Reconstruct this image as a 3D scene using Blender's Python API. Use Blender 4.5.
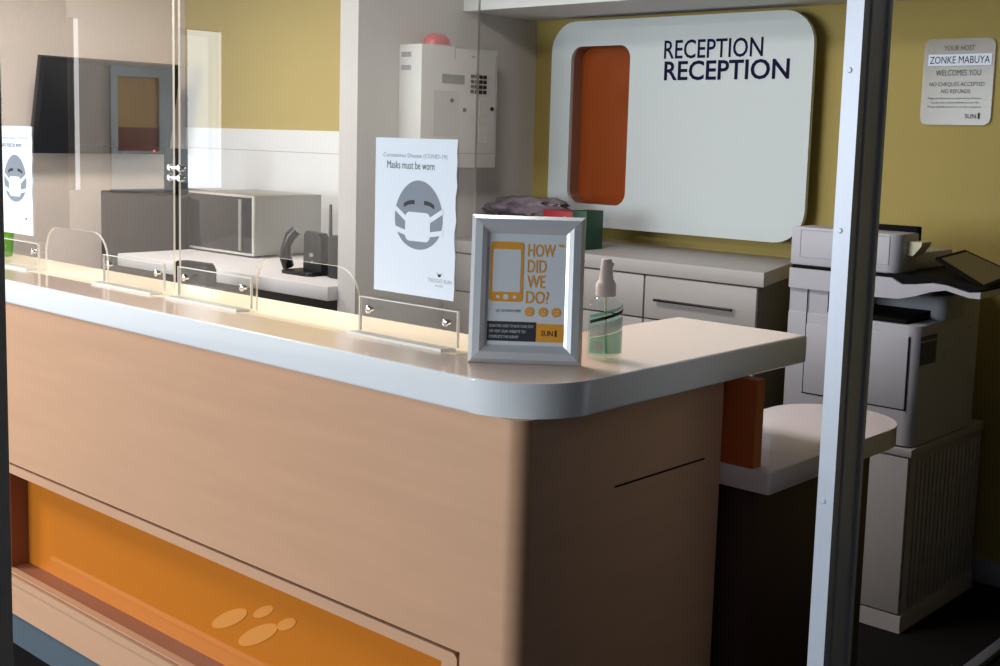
import bpy, bmesh, math, random
from mathutils import Vector, Matrix
PI = math.pi
# Layout unit: 1 u = 0.45 m.  Plan x = along the reception desk, y = away from it, z = 0 at eye height.
S = 0.45
H = 3.5
sc = bpy.context.scene
for o in list(bpy.data.objects):
    bpy.data.objects.remove(o)
COL = sc.collection
random.seed(4)

# ------------------------------------------------------------------ camera, world, light, exposure
def W(x, y, z):
    return Vector((x * S, y * S, (z + H) * S))
yaw, pit, rol, FPX, PY0 = 0.7377, 0.1214, 0.0275, 1217.6, 286.0
fw = Vector((-math.sin(yaw) * math.cos(pit), math.cos(yaw) * math.cos(pit), -math.sin(pit)))
r0 = Vector((math.cos(yaw), math.sin(yaw), 0))
u0 = r0.cross(fw)
rt = math.cos(rol) * r0 + math.sin(rol) * u0
up = -math.sin(rol) * r0 + math.cos(rol) * u0
cam = bpy.data.cameras.new('camera')
camo = bpy.data.objects.new('camera', cam)
COL.objects.link(camo)
mw = Matrix.Identity(4)
for i in range(3):
    mw[i][0], mw[i][1], mw[i][2] = rt[i], up[i], -fw[i]
mw.translation = W(0, 0, 0)
camo.matrix_world = mw
cam.sensor_fit = 'HORIZONTAL'
cam.sensor_width = 36
cam.lens = FPX / 1000 * 36
cam.shift_y = (PY0 - 333.0) / 1000.0
cam.clip_start = 0.05
sc.camera = camo

sc.view_settings.view_transform = 'Standard'
sc.view_settings.look = 'None'
sc.view_settings.gamma = 1
sc.view_settings.use_curve_mapping = False
sc.view_settings.exposure = 0.2

world = bpy.data.worlds.new('world')
sc.world = world
world.use_nodes = True
bg = world.node_tree.nodes['Background']
bg.inputs[0].default_value = (0.75, 0.87, 1.0, 1)
bg.inputs[1].default_value = 1.0

def area(name, loc, aim, sx, sy, power, col, spread=PI):
    l = bpy.data.lights.new(name, 'AREA')
    l.shape = 'RECTANGLE'
    l.size, l.size_y = sx * S, sy * S
    l.energy = power
    l.color = col
    l.spread = spread
    o = bpy.data.objects.new(name, l)
    COL.objects.link(o)
    o.location = W(*loc)
    o.rotation_euler = (Vector(aim)).to_track_quat('-Z', 'Y').to_euler()
    return o
# daylight through lobby windows, staff ceiling lamps; the slit and lobby lamp are added
area('daylight_front_window', (-9.0, -8.75, 0.2), (0, 1, 0), 7.2, 3.6, 235, (0.86, 0.94, 1.0))
area('daylight_side_window', (-14.85, -1.9, 0.27), (1, 0, 0), 0.56, 2.2, 2.6, (0.9, 0.96, 1.0))
area('added_slit_daylight', (-14.85, .045, 0.27), (1, 0, 0), 0.065, 2.2, .2, (0.9, 0.96, 1.0))  # unseen slit, added for the bright streak reflected in the screen
area('lobby_fill_light', (-11.0, 0.3, 2.40), (0, 0, -1), 1.6, 1.6, 75, (1.0, 0.97, 0.93))  # unseen lamp, added to brighten the left of the desk front
area('staff_lamp_light', (-5.6, 4.9, 2.40), (0, 0, -1), 1.3, 1.3, 30, (1.0, 0.95, 0.90))
area('kitchen_lamp_light', (-12.0, 6.2, 2.40), (0, 0, -1), 1.3, 1.3, 44, (1.0, 0.95, 0.90))

# ------------------------------------------------------------------ materials
def lin(c):
    return tuple(((v / 255) / 12.92 if v / 255 <= 0.04045 else ((v / 255 + 0.055) / 1.055) ** 2.4) for v in c) + (1,)
MATS = {}
def mat(name, rgb, rough=0.5, metal=0.0, var=0.06, scale=6.0, bump=0.0, bscale=40.0, stretch=(1, 1, 1), spec=0.5, emit=None, es=0.0, coat=0.0):
    m = bpy.data.materials.new(name)
    m.use_nodes = True
    nt = m.node_tree
    b = nt.nodes['Principled BSDF']
    b.inputs['Roughness'].default_value = rough
    b.inputs['Metallic'].default_value = metal
    b.inputs['Specular IOR Level'].default_value = spec
    b.inputs['Coat Weight'].default_value = coat
    b.inputs['Coat Roughness'].default_value = 0.08
    tc = nt.nodes.new('ShaderNodeTexCoord')
    mp = nt.nodes.new('ShaderNodeMapping')
    mp.inputs['Scale'].default_value = stretch
    nt.links.new(tc.outputs['Object'], mp.inputs[0])
    n = nt.nodes.new('ShaderNodeTexNoise')
    n.inputs['Scale'].default_value = scale
    n.inputs['Detail'].default_value = 4
    nt.links.new(mp.outputs[0], n.inputs['Vector'])
    mx = nt.nodes.new('ShaderNodeMix')
    mx.data_type = 'RGBA'
    c = lin(rgb)
    mx.inputs['A'].default_value = tuple(max(0, v * (1 - var)) for v in c[:3]) + (1,)
    mx.inputs['B'].default_value = tuple(min(1, v * (1 + var)) for v in c[:3]) + (1,)
    nt.links.new(n.outputs['Fac'], mx.inputs['Factor'])
    nt.links.new(mx.outputs['Result'], b.inputs['Base Color'])
    if bump:
        nb = nt.nodes.new('ShaderNodeTexNoise')
        nb.inputs['Scale'].default_value = bscale
        nb.inputs['Detail'].default_value = 3
        nt.links.new(mp.outputs[0], nb.inputs['Vector'])
        bp = nt.nodes.new('ShaderNodeBump')
        bp.inputs['Strength'].default_value = bump
        bp.inputs['Distance'].default_value = 0.004
        nt.links.new(nb.outputs['Fac'], bp.inputs['Height'])
        nt.links.new(bp.outputs[0], b.inputs['Normal'])
    if emit:
        b.inputs['Emission Color'].default_value = lin(emit)
        b.inputs['Emission Strength'].default_value = es
    MATS[name] = m
    return m

def clear_mat(name, tint, ior=1.49, gain=1.8, rough=0.0):
    """A clear sheet: see-through, mirror-like by Fresnel on its outer faces."""
    m = bpy.data.materials.new(name)
    m.use_nodes = True
    nt = m.node_tree
    nt.nodes.remove(nt.nodes['Principled BSDF'])
    out = nt.nodes['Material Output']
    tr = nt.nodes.new('ShaderNodeBsdfTransparent')
    tr.inputs[0].default_value = tint
    gl = nt.nodes.new('ShaderNodeBsdfGlossy')
    gl.inputs['Roughness'].default_value = rough
    fr = nt.nodes.new('ShaderNodeFresnel')
    fr.inputs[0].default_value = ior
    ge = nt.nodes.new('ShaderNodeNewGeometry')
    inv = nt.nodes.new('ShaderNodeMath')
    inv.operation = 'SUBTRACT'
    inv.inputs[0].default_value = 1.0
    nt.links.new(ge.outputs['Backfacing'], inv.inputs[1])
    g = nt.nodes.new('ShaderNodeMath')
    g.operation = 'MULTIPLY'
    g.inputs[1].default_value = gain
    nt.links.new(fr.outputs[0], g.inputs[0])
    mu = nt.nodes.new('ShaderNodeMath')
    mu.operation = 'MULTIPLY'
    mu.use_clamp = True
    nt.links.new(g.outputs[0], mu.inputs[0])
    nt.links.new(inv.outputs[0], mu.inputs[1])
    mx = nt.nodes.new('ShaderNodeMixShader')
    nt.links.new(mu.outputs[0], mx.inputs[0])
    nt.links.new(tr.outputs[0], mx.inputs[1])
    nt.links.new(gl.outputs[0], mx.inputs[2])
    nt.links.new(mx.outputs[0], out.inputs[0])
    MATS[name] = m
    return m

def milky_mat(name, rgb, opacity, rough=0.3):
    m = mat(name, rgb, rough)
    nt = m.node_tree
    out = nt.nodes['Material Output']
    b = nt.nodes['Principled BSDF']
    tr = nt.nodes.new('ShaderNodeBsdfTransparent')
    mx = nt.nodes.new('ShaderNodeMixShader')
    mx.inputs[0].default_value = opacity
    nt.links.new(tr.outputs[0], mx.inputs[1])
    nt.links.new(b.outputs[0], mx.inputs[2])
    nt.links.new(mx.outputs[0], out.inputs[0])
    return m

wood = mat('maple_laminate', (204, 161, 130), 0.38, var=0.09, scale=2.2, stretch=(1.2, 1.2, 14), spec=0.35)
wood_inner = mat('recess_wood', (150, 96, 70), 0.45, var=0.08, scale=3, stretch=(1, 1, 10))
gap_dark = mat('dark_gap', (24, 11, 8), 0.9, spec=0.1)
plinth_m = mat('brushed_plinth', (120, 136, 150), 0.4, 0.55)
low_top = mat('low_shelf_surface', (214, 200, 200), 0.2, var=0.015)
top_lam = mat('beige_laminate', (234, 208, 190), 0.16, var=0.02, scale=2, coat=0.2)
solid_top = mat('white_solid_surface', (232, 236, 240), 0.12, var=0.015, coat=0.3)
lit_strip_m = mat('peach_lit_strip', (252, 230, 200), 0.3, var=0.04, scale=3, stretch=(1, 8, 1))  # back of the countertop looks brightly lit; that light is in this colour
orange_gl = mat('orange_glass', (206, 122, 40), 0.06, var=0.02, coat=0.6)
liner_m = mat('spill_tinted_liner', (150, 106, 86), 0.4)  # white liner; its shade and orange bounce light are put into the colour
orange_sg = mat('sign_orange', (146, 68, 28), 0.1, var=0.02)
orange_pl = mat('orange_panel', (172, 82, 36), 0.35, var=0.03)
mark_m = mat('pale_mark', (226, 150, 76), 0.10, var=0.02)  # flat pale ovals on the orange panel
brown_base = mat('dark_brown_base', (60, 36, 28), 0.5)
wall_y = mat('olive_yellow_paint', (172, 152, 84), 0.75, var=0.05, scale=2, bump=0.03, bscale=60)
wall_w = mat('warm_white_plaster', (226, 210, 198), 0.8, var=0.04, scale=3, bump=0.5, bscale=45)
wall_g = mat('pale_grey_paint', (206, 202, 198), 0.7, var=0.03, scale=2)
tile_w = mat('white_splash_paint', (222, 222, 222), 0.4, var=0.02)
wall_d = mat('dark_unseen_wall', (46, 46, 52), 0.8)  # for unseen walls, darkened to cut reflections and bounce light
ceil_d = mat('greyed_unseen_ceiling', (150, 150, 150), 0.9, var=0.03)  # unseen ceiling, greyed to cut bounce light onto the desk end
ceil_m = mat('ceiling_paint', (226, 226, 224), 0.85, var=0.02)
floor_m = mat('black_carpet', (22, 19, 20), 0.95, var=0.3, scale=60, bump=0.4, bscale=200, spec=0.1)
skirt_m = mat('grey_skirting', (150, 152, 166), 0.5)
alu = mat('anodised_aluminium', (208, 214, 227), 0.4, 0.1, var=0.03, scale=3, stretch=(20, 20, 1))
alu_d = mat('grey_aluminium', (120, 122, 132), 0.4, 0.4, var=0.03)  # darker grey aluminium of window frames and floor track
post_d = mat('grey_painted_steel', (236, 236, 244), 0.5, 0.0)
black_m = mat('black_plastic', (14, 14, 16), 0.35, var=0.05)
black_g = mat('black_gloss', (9, 9, 11), 0.25, var=0.02)
cab_w = mat('white_cabinet_laminate', (206, 202, 202), 0.42, var=0.02)
pcab_w = mat('printer_cabinet_laminate', (166, 160, 160), 0.45, var=0.02)
sb_w = mat('sideboard_laminate', (176, 169, 166), 0.45, var=0.02)
cab_s = mat('grey_cabinet_side', (96, 92, 86), 0.6)
handle_m = mat('dark_bar_handle', (50, 42, 44), 0.35, 0.6)
prn_w = mat('printer_shell', (178, 176, 184), 0.45, var=0.02)
prn_g = mat('printer_grey', (160, 162, 170), 0.5, var=0.02)
prn_b = mat('printer_black', (9, 9, 10), 0.8, spec=0.15)
prn_f = mat('printer_flap', (92, 80, 58), 0.4)
cream = mat('cream_plastic', (206, 200, 170), 0.5)
steel = mat('microwave_steel', (150, 150, 146), 0.32, 0.6, var=0.03, stretch=(1, 1, 20))
steel_e = mat('bright_steel', (214, 214, 210), 0.25, 0.7)
dark_gl = mat('dark_glass', (22, 24, 26), 0.08, var=0.02)
dark_gr = mat('charcoal_plastic', (30, 31, 32), 0.4)
chrome = mat('chrome', (230, 230, 230), 0.1, 1.0, var=0.01)
board_m = mat('sign_board_white', (204, 211, 212), 0.35, var=0.012)
navy = mat('navy_lettering', (24, 20, 58), 0.7, spec=0.1)
paper = mat('white_paper', (232, 240, 250), 0.7, var=0.01)
ink_g = mat('grey_ink', (134, 142, 154), 0.7, var=0.04)
ink_d = mat('dark_ink', (44, 46, 54), 0.7)
ink_l = mat('light_grey_ink', (150, 156, 166), 0.7)
insert_m = mat('insert_paper', (214, 219, 226), 0.25, var=0.01)
ink_o = mat('orange_ink', (226, 158, 52), 0.5, var=0.02)
frame_m = mat('silver_snap_frame', (206, 210, 216), 0.28, 0.25, var=0.02)
alarm_m = mat('alarm_box_white', (216, 214, 208), 0.45, var=0.015)
lcd_m = mat('alarm_display', (126, 130, 122), 0.3)
red_m = mat('red_dome', (206, 84, 84), 0.3, spec=0.6)
red_b = mat('red_card', (150, 18, 32), 0.5)
green_b = mat('green_card', (16, 66, 46), 0.5)
green_p = mat('lime_plastic', (120, 196, 50), 0.4)
lilac = mat('lilac_film', (118, 106, 114), 0.3, var=0.2, scale=12)
plum = mat('plum_cloth', (60, 46, 62), 0.7)
pump_m = mat('white_pump', (236, 226, 222), 0.4)
label_g = milky_mat('grey_label', (190, 196, 200), 0.7, 0.4)
label_d = mat('dark_label', (54, 58, 84), 0.4)
red_led = mat('red_indicator', (255, 60, 60), 0.4, emit=(255, 50, 60), es=1.5)
acryl = clear_mat('clear_acrylic', (0.97, 0.975, 0.97, 1))
acryl_e = milky_mat('acrylic_edge', (255, 250, 242), 0.8, 0.2)
bottle_c = clear_mat('clear_bottle', (0.94, 0.97, 0.96, 1), 1.45, 1.2)
gel_m = clear_mat('teal_gel', (0.80, 0.95, 0.90, 1), 1.33, 0.6)
label_t = milky_mat('teal_label', (92, 190, 168), 0.62)
sign_cl = milky_mat('frosted_sign', (176, 170, 160), 0.5, 0.15)
strip_m = mat('name_strip', (216, 222, 238), 0.4)
diff_m = mat('lamp_diffuser', (255, 246, 230), 0.5, emit=(255, 240, 215), es=3.0)

# ------------------------------------------------------------------ mesh helpers (all in u)
ID = Matrix.Identity(4)
def front(x, y, z):          # a -> +x, b -> +z, c -> -y  (a face looking at the lobby)
    return Matrix(((1, 0, 0, x), (0, 0, -1, y), (0, 1, 0, z), (0, 0, 0, 1)))
def side(x, y, z):           # a -> +y, b -> +z, c -> +x
    return Matrix(((0, 0, 1, x), (1, 0, 0, y), (0, 1, 0, z), (0, 0, 0, 1)))
def basis(o, a, b):
    a, b = Vector(a).normalized(), Vector(b).normalized()
    c = a.cross(b)
    return Matrix(((a[0], b[0], c[0], o[0]), (a[1], b[1], c[1], o[1]), (a[2], b[2], c[2], o[2]), (0, 0, 0, 1)))

class MB:
    def __init__(self, M=ID):
        self.v, self.f, self.mi, self.M = [], [], [], M
    def add(self, verts, faces, mi=0, M=None):
        M = M or self.M
        k = len(self.v)
        self.v += [M @ Vector(p) for p in verts]
        flip = M.to_3x3().determinant() < 0
        for f in faces:
            f = [k + i for i in f]
            self.f.append(f[::-1] if flip else f)
            self.mi.append(mi)
        return self
    def bm(self, b, mi=0, M=None, keep_mi=False):
        b.verts.ensure_lookup_table()
        b.verts.index_update()
        M = M or self.M
        k = len(self.v)
        self.v += [M @ v.co for v in b.verts]
        for f in b.faces:
            self.f.append([k + v.index for v in f.verts])
            self.mi.append(f.material_index if keep_mi else mi)
        b.free()
        return self
    def box(self, a0, a1, b0, b1, c0, c1, bev=0.0, mi=0, M=None, seg=2):
        b = bmesh.new()
        bmesh.ops.create_cube(b, size=1)
        for v in b.verts:
            v.co = Vector((a0 + (v.co.x + .5) * (a1 - a0), b0 + (v.co.y + .5) * (b1 - b0), c0 + (v.co.z + .5) * (c1 - c0)))
        if bev:
            bmesh.ops.bevel(b, geom=b.edges[:], offset=bev, segments=seg, affect='EDGES', profile=0.5)
        return self.bm(b, mi, M)
    def prism(self, pts, c0, c1, bev=0.0, mi=0, mi_side=None, M=None, seg=2):
        b = bmesh.new()
        A = sum(pts[i][0] * pts[(i + 1) % len(pts)][1] - pts[(i + 1) % len(pts)][0] * pts[i][1] for i in range(len(pts)))
        if A < 0:
            pts = pts[::-1]
        lo = [b.verts.new((p[0], p[1], c0)) for p in pts]
        hi = [b.verts.new((p[0], p[1], c1)) for p in pts]
        ft = b.faces.new(hi)
        fb = b.faces.new(lo[::-1])
        n = len(pts)
        for i in range(n):
            f = b.faces.new((lo[i], lo[(i + 1) % n], hi[(i + 1) % n], hi[i]))
            f.material_index = mi if mi_side is None else mi_side
        ft.material_index = fb.material_index = mi
        if bev:
            es = list(set(ft.edges[:] + fb.edges[:]))
            bmesh.ops.bevel(b, geom=es, offset=bev, segments=seg, affect='EDGES', profile=0.5)
        return self.bm(b, 0, M, keep_mi=True)
    def ring(self, outer, inner, c0, c1, mi=0, ci0=None, ci1=None, M=None):
        """a plate with a hole: loops of equal length; ci = other depths for the inner loop"""
        n = len(outer)
        ci0 = c0 if ci0 is None else ci0
        ci1 = c1 if ci1 is None else ci1
        v = [(p[0], p[1], c1) for p in outer] + [(p[0], p[1], ci1) for p in inner] + [(p[0], p[1], c0) for p in outer] + [(p[0], p[1], ci0) for p in inner]
        f = []
        for i in range(n):
            j = (i + 1) % n
            f += [(i, j, n + j, n + i), (n + i, n + j, 3 * n + j, 3 * n + i), (2 * n + j, 2 * n + i, 3 * n + i, 3 * n + j), (j, i, 2 * n + i, 2 * n + j)]
        return self.add(v, f, mi, M)
    def tube(self, pts, r, seg=8, mi=0, M=None, caps=True):
        P = [Vector(p) for p in pts]
        R = r if isinstance(r, (list, tuple)) else [r] * len(P)
        v, f = [], []
        n0 = None
        for i, p in enumerate(P):
            t = (P[min(i + 1, len(P) - 1)] - P[max(i - 1, 0)]).normalized()
            if n0 is None:
                n0 = t.orthogonal().normalized()
            n0 = (n0 - t * n0.dot(t)).normalized()
            b = t.cross(n0)
            for k in range(seg):
                a = 2 * PI * k / seg
                v.append(p + (n0 * math.cos(a) + b * math.sin(a)) * R[i])
        for i in range(len(P) - 1):
            for k in range(seg):
                l = (k + 1) % seg
                f.append((i * seg + k, i * seg + l, (i + 1) * seg + l, (i + 1) * seg + k))
        if caps:
            f.append(tuple(range(seg))[::-1])
            f.append(tuple((len(P) - 1) * seg + k for k in range(seg)))
        return self.add(v, f, mi, M)
    def lathe(self, prof, seg=24, mi=0, M=None, sx=1.0, sy=1.0):
        """profile (r, c) round the c axis"""
        v, f = [], []
        for r, c in prof:
            for k in range(seg):
                a = 2 * PI * k / seg
                v.append((r * math.cos(a) * sx, r * math.sin(a) * sy, c))
        for i in range(len(prof) - 1):
            for k in range(seg):
                l = (k + 1) % seg
                f.append((i * seg + k, i * seg + l, (i + 1) * seg + l, (i + 1) * seg + k))
        if prof[0][0] > 1e-6:
            f.append(tuple(range(seg))[::-1])
        if prof[-1][0] > 1e-6:
            f.append(tuple((len(prof) - 1) * seg + k for k in range(seg)))
        return self.add(v, f, mi, M)
    def text(self, body, a0, a1, b0, b1, c, mi=0, bold=0.0, M=None, thick=0.002, shear=0.0):
        cu = bpy.data.curves.new('t', 'FONT')
        cu.body = body
        cu.size = 1
        cu.offset = bold
        cu.shear = shear
        cu.resolution_u = 3
        o = bpy.data.objects.new('t', cu)
        COL.objects.link(o)
        dg = bpy.context.evaluated_depsgraph_get()
        me = bpy.data.meshes.new_from_object(o.evaluated_get(dg))
        xs = [v.co.x for v in me.vertices]
        ys = [v.co.y for v in me.vertices]
        x0, x1, y0, y1 = min(xs), max(xs), min(ys), max(ys)
        vs = [(a0 + (v.co.x - x0) / (x1 - x0) * (a1 - a0), b0 + (v.co.y - y0) / (y1 - y0) * (b1 - b0), c) for v in me.vertices]
        fs = [tuple(p.vertices) for p in me.polygons]
        self.add(vs, fs, mi, M)
        bpy.data.objects.remove(o)
        bpy.data.curves.remove(cu)
        bpy.data.meshes.remove(me)
        return self

def rrect(a0, a1, b0, b1, r, seg=6):
    rs = r if isinstance(r, (list, tuple)) else [r] * 4     # bl, br, tr, tl
    pts = []
    for (cx, cy, q, rr) in ((a0 + rs[0], b0 + rs[0], PI, rs[0]), (a1 - rs[1], b0 + rs[1], 1.5 * PI, rs[1]), (a1 - rs[2], b1 - rs[2], 0, rs[2]), (a0 + rs[3], b1 - rs[3], .5 * PI, rs[3])):
        for k in range(seg + 1):
            t = q + .5 * PI * k / seg
            pts.append((cx + rr * math.cos(t), cy + rr * math.sin(t)))
    return pts
def ellipse(cx, cy, rx, ry, seg=32, rot=0.0):
    out = []
    for k in range(seg):
        t = 2 * PI * k / seg
        x, y = rx * math.cos(t), ry * math.sin(t)
        out.append((cx + x * math.cos(rot) - y * math.sin(rot), cy + x * math.sin(rot) + y * math.cos(rot)))
    return out
def arc(cx, cy, r, t0, t1, n=8):
    return [(cx + r * math.cos(t0 + (t1 - t0) * k / n), cy + r * math.sin(t0 + (t1 - t0) * k / n)) for k in range(n + 1)]

BASE = {}
def tagit(o, label, cat, group=None):
    o['label'], o['category'] = label, cat
    if group:
        o['group'] = group
def thing(name, label, cat, base, group=None):
    o = bpy.data.objects.new(name, None)
    o.empty_display_size = 0.05
    COL.objects.link(o)
    o.location = W(*base)
    BASE[o] = Vector(base)
    tagit(o, label, cat, group)
    return o
def obj(name, mb, mats, parent=None, base=None, label=None, smooth=True, angle=35):
    if not isinstance(mats, (list, tuple)):
        mats = [mats]
    b = BASE[parent] if parent is not None else Vector(base if base else (0, 0, -H))
    me = bpy.data.meshes.new(name)
    me.from_pydata([tuple((p - b) * S) for p in mb.v], [], mb.f)
    for i, p in enumerate(me.polygons):
        p.material_index = min(mb.mi[i], len(mats) - 1)
    for m in mats:
        me.materials.append(m)
    me.validate()
    bb = bmesh.new()
    bb.from_mesh(me)
    bmesh.ops.recalc_face_normals(bb, faces=bb.faces[:])
    bb.to_mesh(me)
    bb.free()
    if smooth:
        me.polygons.foreach_set('use_smooth', [True] * len(me.polygons))
        me.set_sharp_from_angle(angle=math.radians(angle))
    o = bpy.data.objects.new(name, me)
    COL.objects.link(o)
    BASE[o] = b
    if parent is not None:
        o.parent = parent
    else:
        o.location = W(*b)
    if label:
        o['label'] = label
    return o
def flat(name, mb, mats, parent, label=None):
    """prints and lettering: keep the facing as built"""
    if not isinstance(mats, (list, tuple)):
        mats = [mats]
    b = BASE[parent]
    me = bpy.data.meshes.new(name)
    me.from_pydata([tuple((p - b) * S) for p in mb.v], [], mb.f)
    for i, p in enumerate(me.polygons):
        p.material_index = min(mb.mi[i], len(mats) - 1)
    for m in mats:
        me.materials.append(m)
    o = bpy.data.objects.new(name, me)
    COL.objects.link(o)
    o.parent = parent
    BASE[o] = b
    if label:
        o['label'] = label
    return o
def struct(name, mb, mats, base=None):
    o = obj(name, mb, mats, None, base or (0, 0, -H))
    o['kind'] = 'structure'
    return o
def dup(root, d, label=None):
    r = root.copy()
    COL.objects.link(r)
    r.location = root.location + Vector(d) * S
    if label:
        r['label'] = label
    for ch in list(root.children):
        c = ch.copy()
        COL.objects.link(c)
        c.parent = r
        for g in ch.children:
            e = g.copy()
            COL.objects.link(e)
            e.parent = c
    return r

# ------------------------------------------------------------------ the setting
YB = 9.8                     # back wall
XL = -15.0                   # left wall
CE = 2.5                     # ceiling
struct('floor', MB().box(XL - .2, 4.2, -9.2, YB + .2, -H - .15, -H), floor_m)
struct('ceiling', MB().box(XL - .2, 4.2, -9.2, YB + .2, CE, CE + .15), ceil_d)
struct('wall_back', MB().box(XL - .2, 4.2, YB, YB + .2, -H, CE), wall_y)
struct('wall_back_lower', MB().box(XL, -8.73, YB - .02, YB, -H, .02).box(XL, -8.73, YB - .022, YB, -.262, -.255, mi=1), [tile_w, skirt_m])
# left wall with a tall lobby window opening
wl = MB()
wl.box(XL - .2, XL, -9.0, -2.25, -H, CE).box(XL - .2, XL, -1.55, 0, -H, CE).box(XL - .2, XL, 3.7, YB, -H, CE)
struct('wall_left_lobby', MB().box(XL - .2, XL, .09, 3.7, -H, CE), wall_d)  # unseen stretch, darkened to keep its reflection off the television
wl.box(XL - .2, XL, 0, .09, -H, -.85).box(XL - .2, XL, 0, .09, 1.4, CE)
wl.box(XL - .2, XL, -2.25, -1.55, -H, -.85).box(XL - .2, XL, -2.25, -1.55, 1.4, CE)
struct('wall_left', wl, wall_w)
# lobby front wall with a wide window opening
wf = MB()
wf.box(XL, -12.7, -9.2, -9.0, -H, CE).box(-5.3, 4.2, -9.2, -9.0, -H, CE)
wf.box(-12.7, -5.3, -9.2, -9.0, -H, -1.7).box(-12.7, -5.3, -9.2, -9.0, 2.1, CE)
struct('wall_front', wf, wall_g)
struct('wall_right', MB().box(4.0, 4.2, -9.0, YB, -H, CE), wall_d)
def window_frame(name, M, w, h, n):
    m = MB(M)
    m.ring([(0, 0), (w, 0), (w, h), (0, h)], [(.08, .08), (w - .08, .08), (w - .08, h - .08), (.08, h - .08)], -.06, .06)
    for k in range(1, n):
        m.box(w * k / n - .04, w * k / n + .04, .08, h - .08, -.05, .05)
    struct(name, m, alu_d)
window_frame('window_1', Matrix(((1, 0, 0, -12.7), (0, 0, 1, -9.1), (0, 1, 0, -1.7), (0, 0, 0, 1))), 7.4, 3.8, 4)
window_frame('window_2', side(XL - .1, -2.25, -.85), .70, 2.25, 1)
# nib wall between the kitchenette and the office, and the bulkhead over the back wall
struct('wall_nib', MB().box(-8.73, -8.482, 7.345, YB, -H, CE), wall_g)
struct('ceiling_bulkhead', MB().box(-8.48, 4.0, 8.69, YB, 1.213, CE), ceil_m)
struct('baseboard_back', MB().box(-8.48, 4.0, YB - .035, YB, -H, -3.3, bev=.01), skirt_m)
struct('trim_1', MB().box(-2.925, -2.845, 5.2, 9.7, -H, -H + .05, bev=.012), alu_d)   # floor track

# ------------------------------------------------------------------ reception desk
DY, DX = 3.65, -3.18        # wood faces: towards the lobby and at the end
desk = thing('reception_desk', 'long maple reception desk with a recessed orange glass panel low in its front', 'reception desk', (-6.5, 4.1, -H))
def shell(pts, t):
    inner = []
    n = len(pts)
    for i in range(n):
        p, q = Vector(pts[max(i - 1, 0)]), Vector(pts[min(i + 1, n - 1)])
        d = (q - p).normalized()
        inner.append((pts[i][0] - d.y * t, pts[i][1] + d.x * t))
    return pts + inner[::-1]
RW = .085
corner = arc(DX - RW, DY + RW, RW, -PI / 2, 0, 10)
m = MB()
m.prism(shell([(-9.5, DY)] + corner + [(DX, 5.18)], .06), -2.223, -1.148)
m.prism(shell([(-3.495, DY)] + corner + [(DX, 5.18)], .06), -3.27, -2.2231)
m.prism(shell([(-9.5, DY), (-7.875, DY)], .06), -3.27, -2.2231)
obj('cladding', m, wood, desk)
m = MB()
m.box(DX - .01, DX + .003, 4.30, 5.03, -1.548, -1.540)
obj('panel_joint', m, gap_dark, desk)
# lower insert frame with its recess
F = front(0, DY, 0)
m = MB(F)
m.ring(rrect(-7.86, -3.511, -2.985, -2.239, .03), rrect(-7.76, -3.605, -2.975, -2.296, .004), -.05, 0.0)
obj('recess_frame', m, wood, desk)
obj('shadow_gap', MB(F).ring(rrect(-7.9, -3.47, -3.02, -2.19, .01), rrect(-7.84, -3.54, -2.995, -2.27, .01), -.062, -.051), gap_dark, desk)
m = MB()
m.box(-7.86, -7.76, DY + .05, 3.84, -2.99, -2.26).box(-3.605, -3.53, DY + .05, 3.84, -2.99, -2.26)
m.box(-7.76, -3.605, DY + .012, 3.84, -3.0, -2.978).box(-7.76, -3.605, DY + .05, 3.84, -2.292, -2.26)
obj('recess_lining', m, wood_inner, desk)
gp = obj('orange_panel', MB().box(-7.76, -3.605, 3.82, 3.835, -2.98, -2.29), orange_gl, desk, label='glossy orange glass panel')
m = MB(front(0, 3.82, 0))
for (cx, cz, rx, rz, ro) in ((-5.43, -2.690, .190, .040, .50), (-5.12, -2.560, .100, .026, .50), (-5.17, -2.705, .200, .043, .52), (-4.92, -2.570, .090, .028, .50)):
    obj('oval_mark', MB(front(0, 3.82, 0)).prism(ellipse(cx, cz, rx, rz, 28, ro), .001, .003), mark_m, desk, label='pale oval mark on the orange panel')
obj('carcass', MB().box(-9.5, -3.2, 3.86, 4.36, -3.26, -1.16).box(-3.9, -3.2, 4.36, 5.15, -3.26, -1.16), gap_dark, desk)
m = MB()
m.box(-9.5, -3.497, DY + .004, DY + .06, -3.27, -3.045).box(-9.5, -3.497, DY - .012, DY + .06, -3.045, -2.998)
obj('base_rail', m, wood, desk)
m = MB()
m.prism(shell([(-9.5, DY + .03)] + arc(DX - .13, DY + .13, .10, -PI / 2, 0, 8) + [(DX - .03, 5.15)], .04), -H, -3.27)
obj('plinth', m, plinth_m, desk, label='blue grey metal plinth')
obj('end_panel', MB().box(-3.62, -3.005, 5.2, 5.275, -1.593, -1.1482), orange_pl, desk, label='orange upright panel under the end of the counter')
obj('staff_worktop', MB().box(-9.5, -5.2, 4.45, 5.6, -1.82, -1.76, bev=.008).box(-9.5, -9.4, 4.45, 5.6, -H, -1.82).box(-5.3, -5.2, 4.45, 5.6, -H, -1.82), cab_w, desk)

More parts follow.
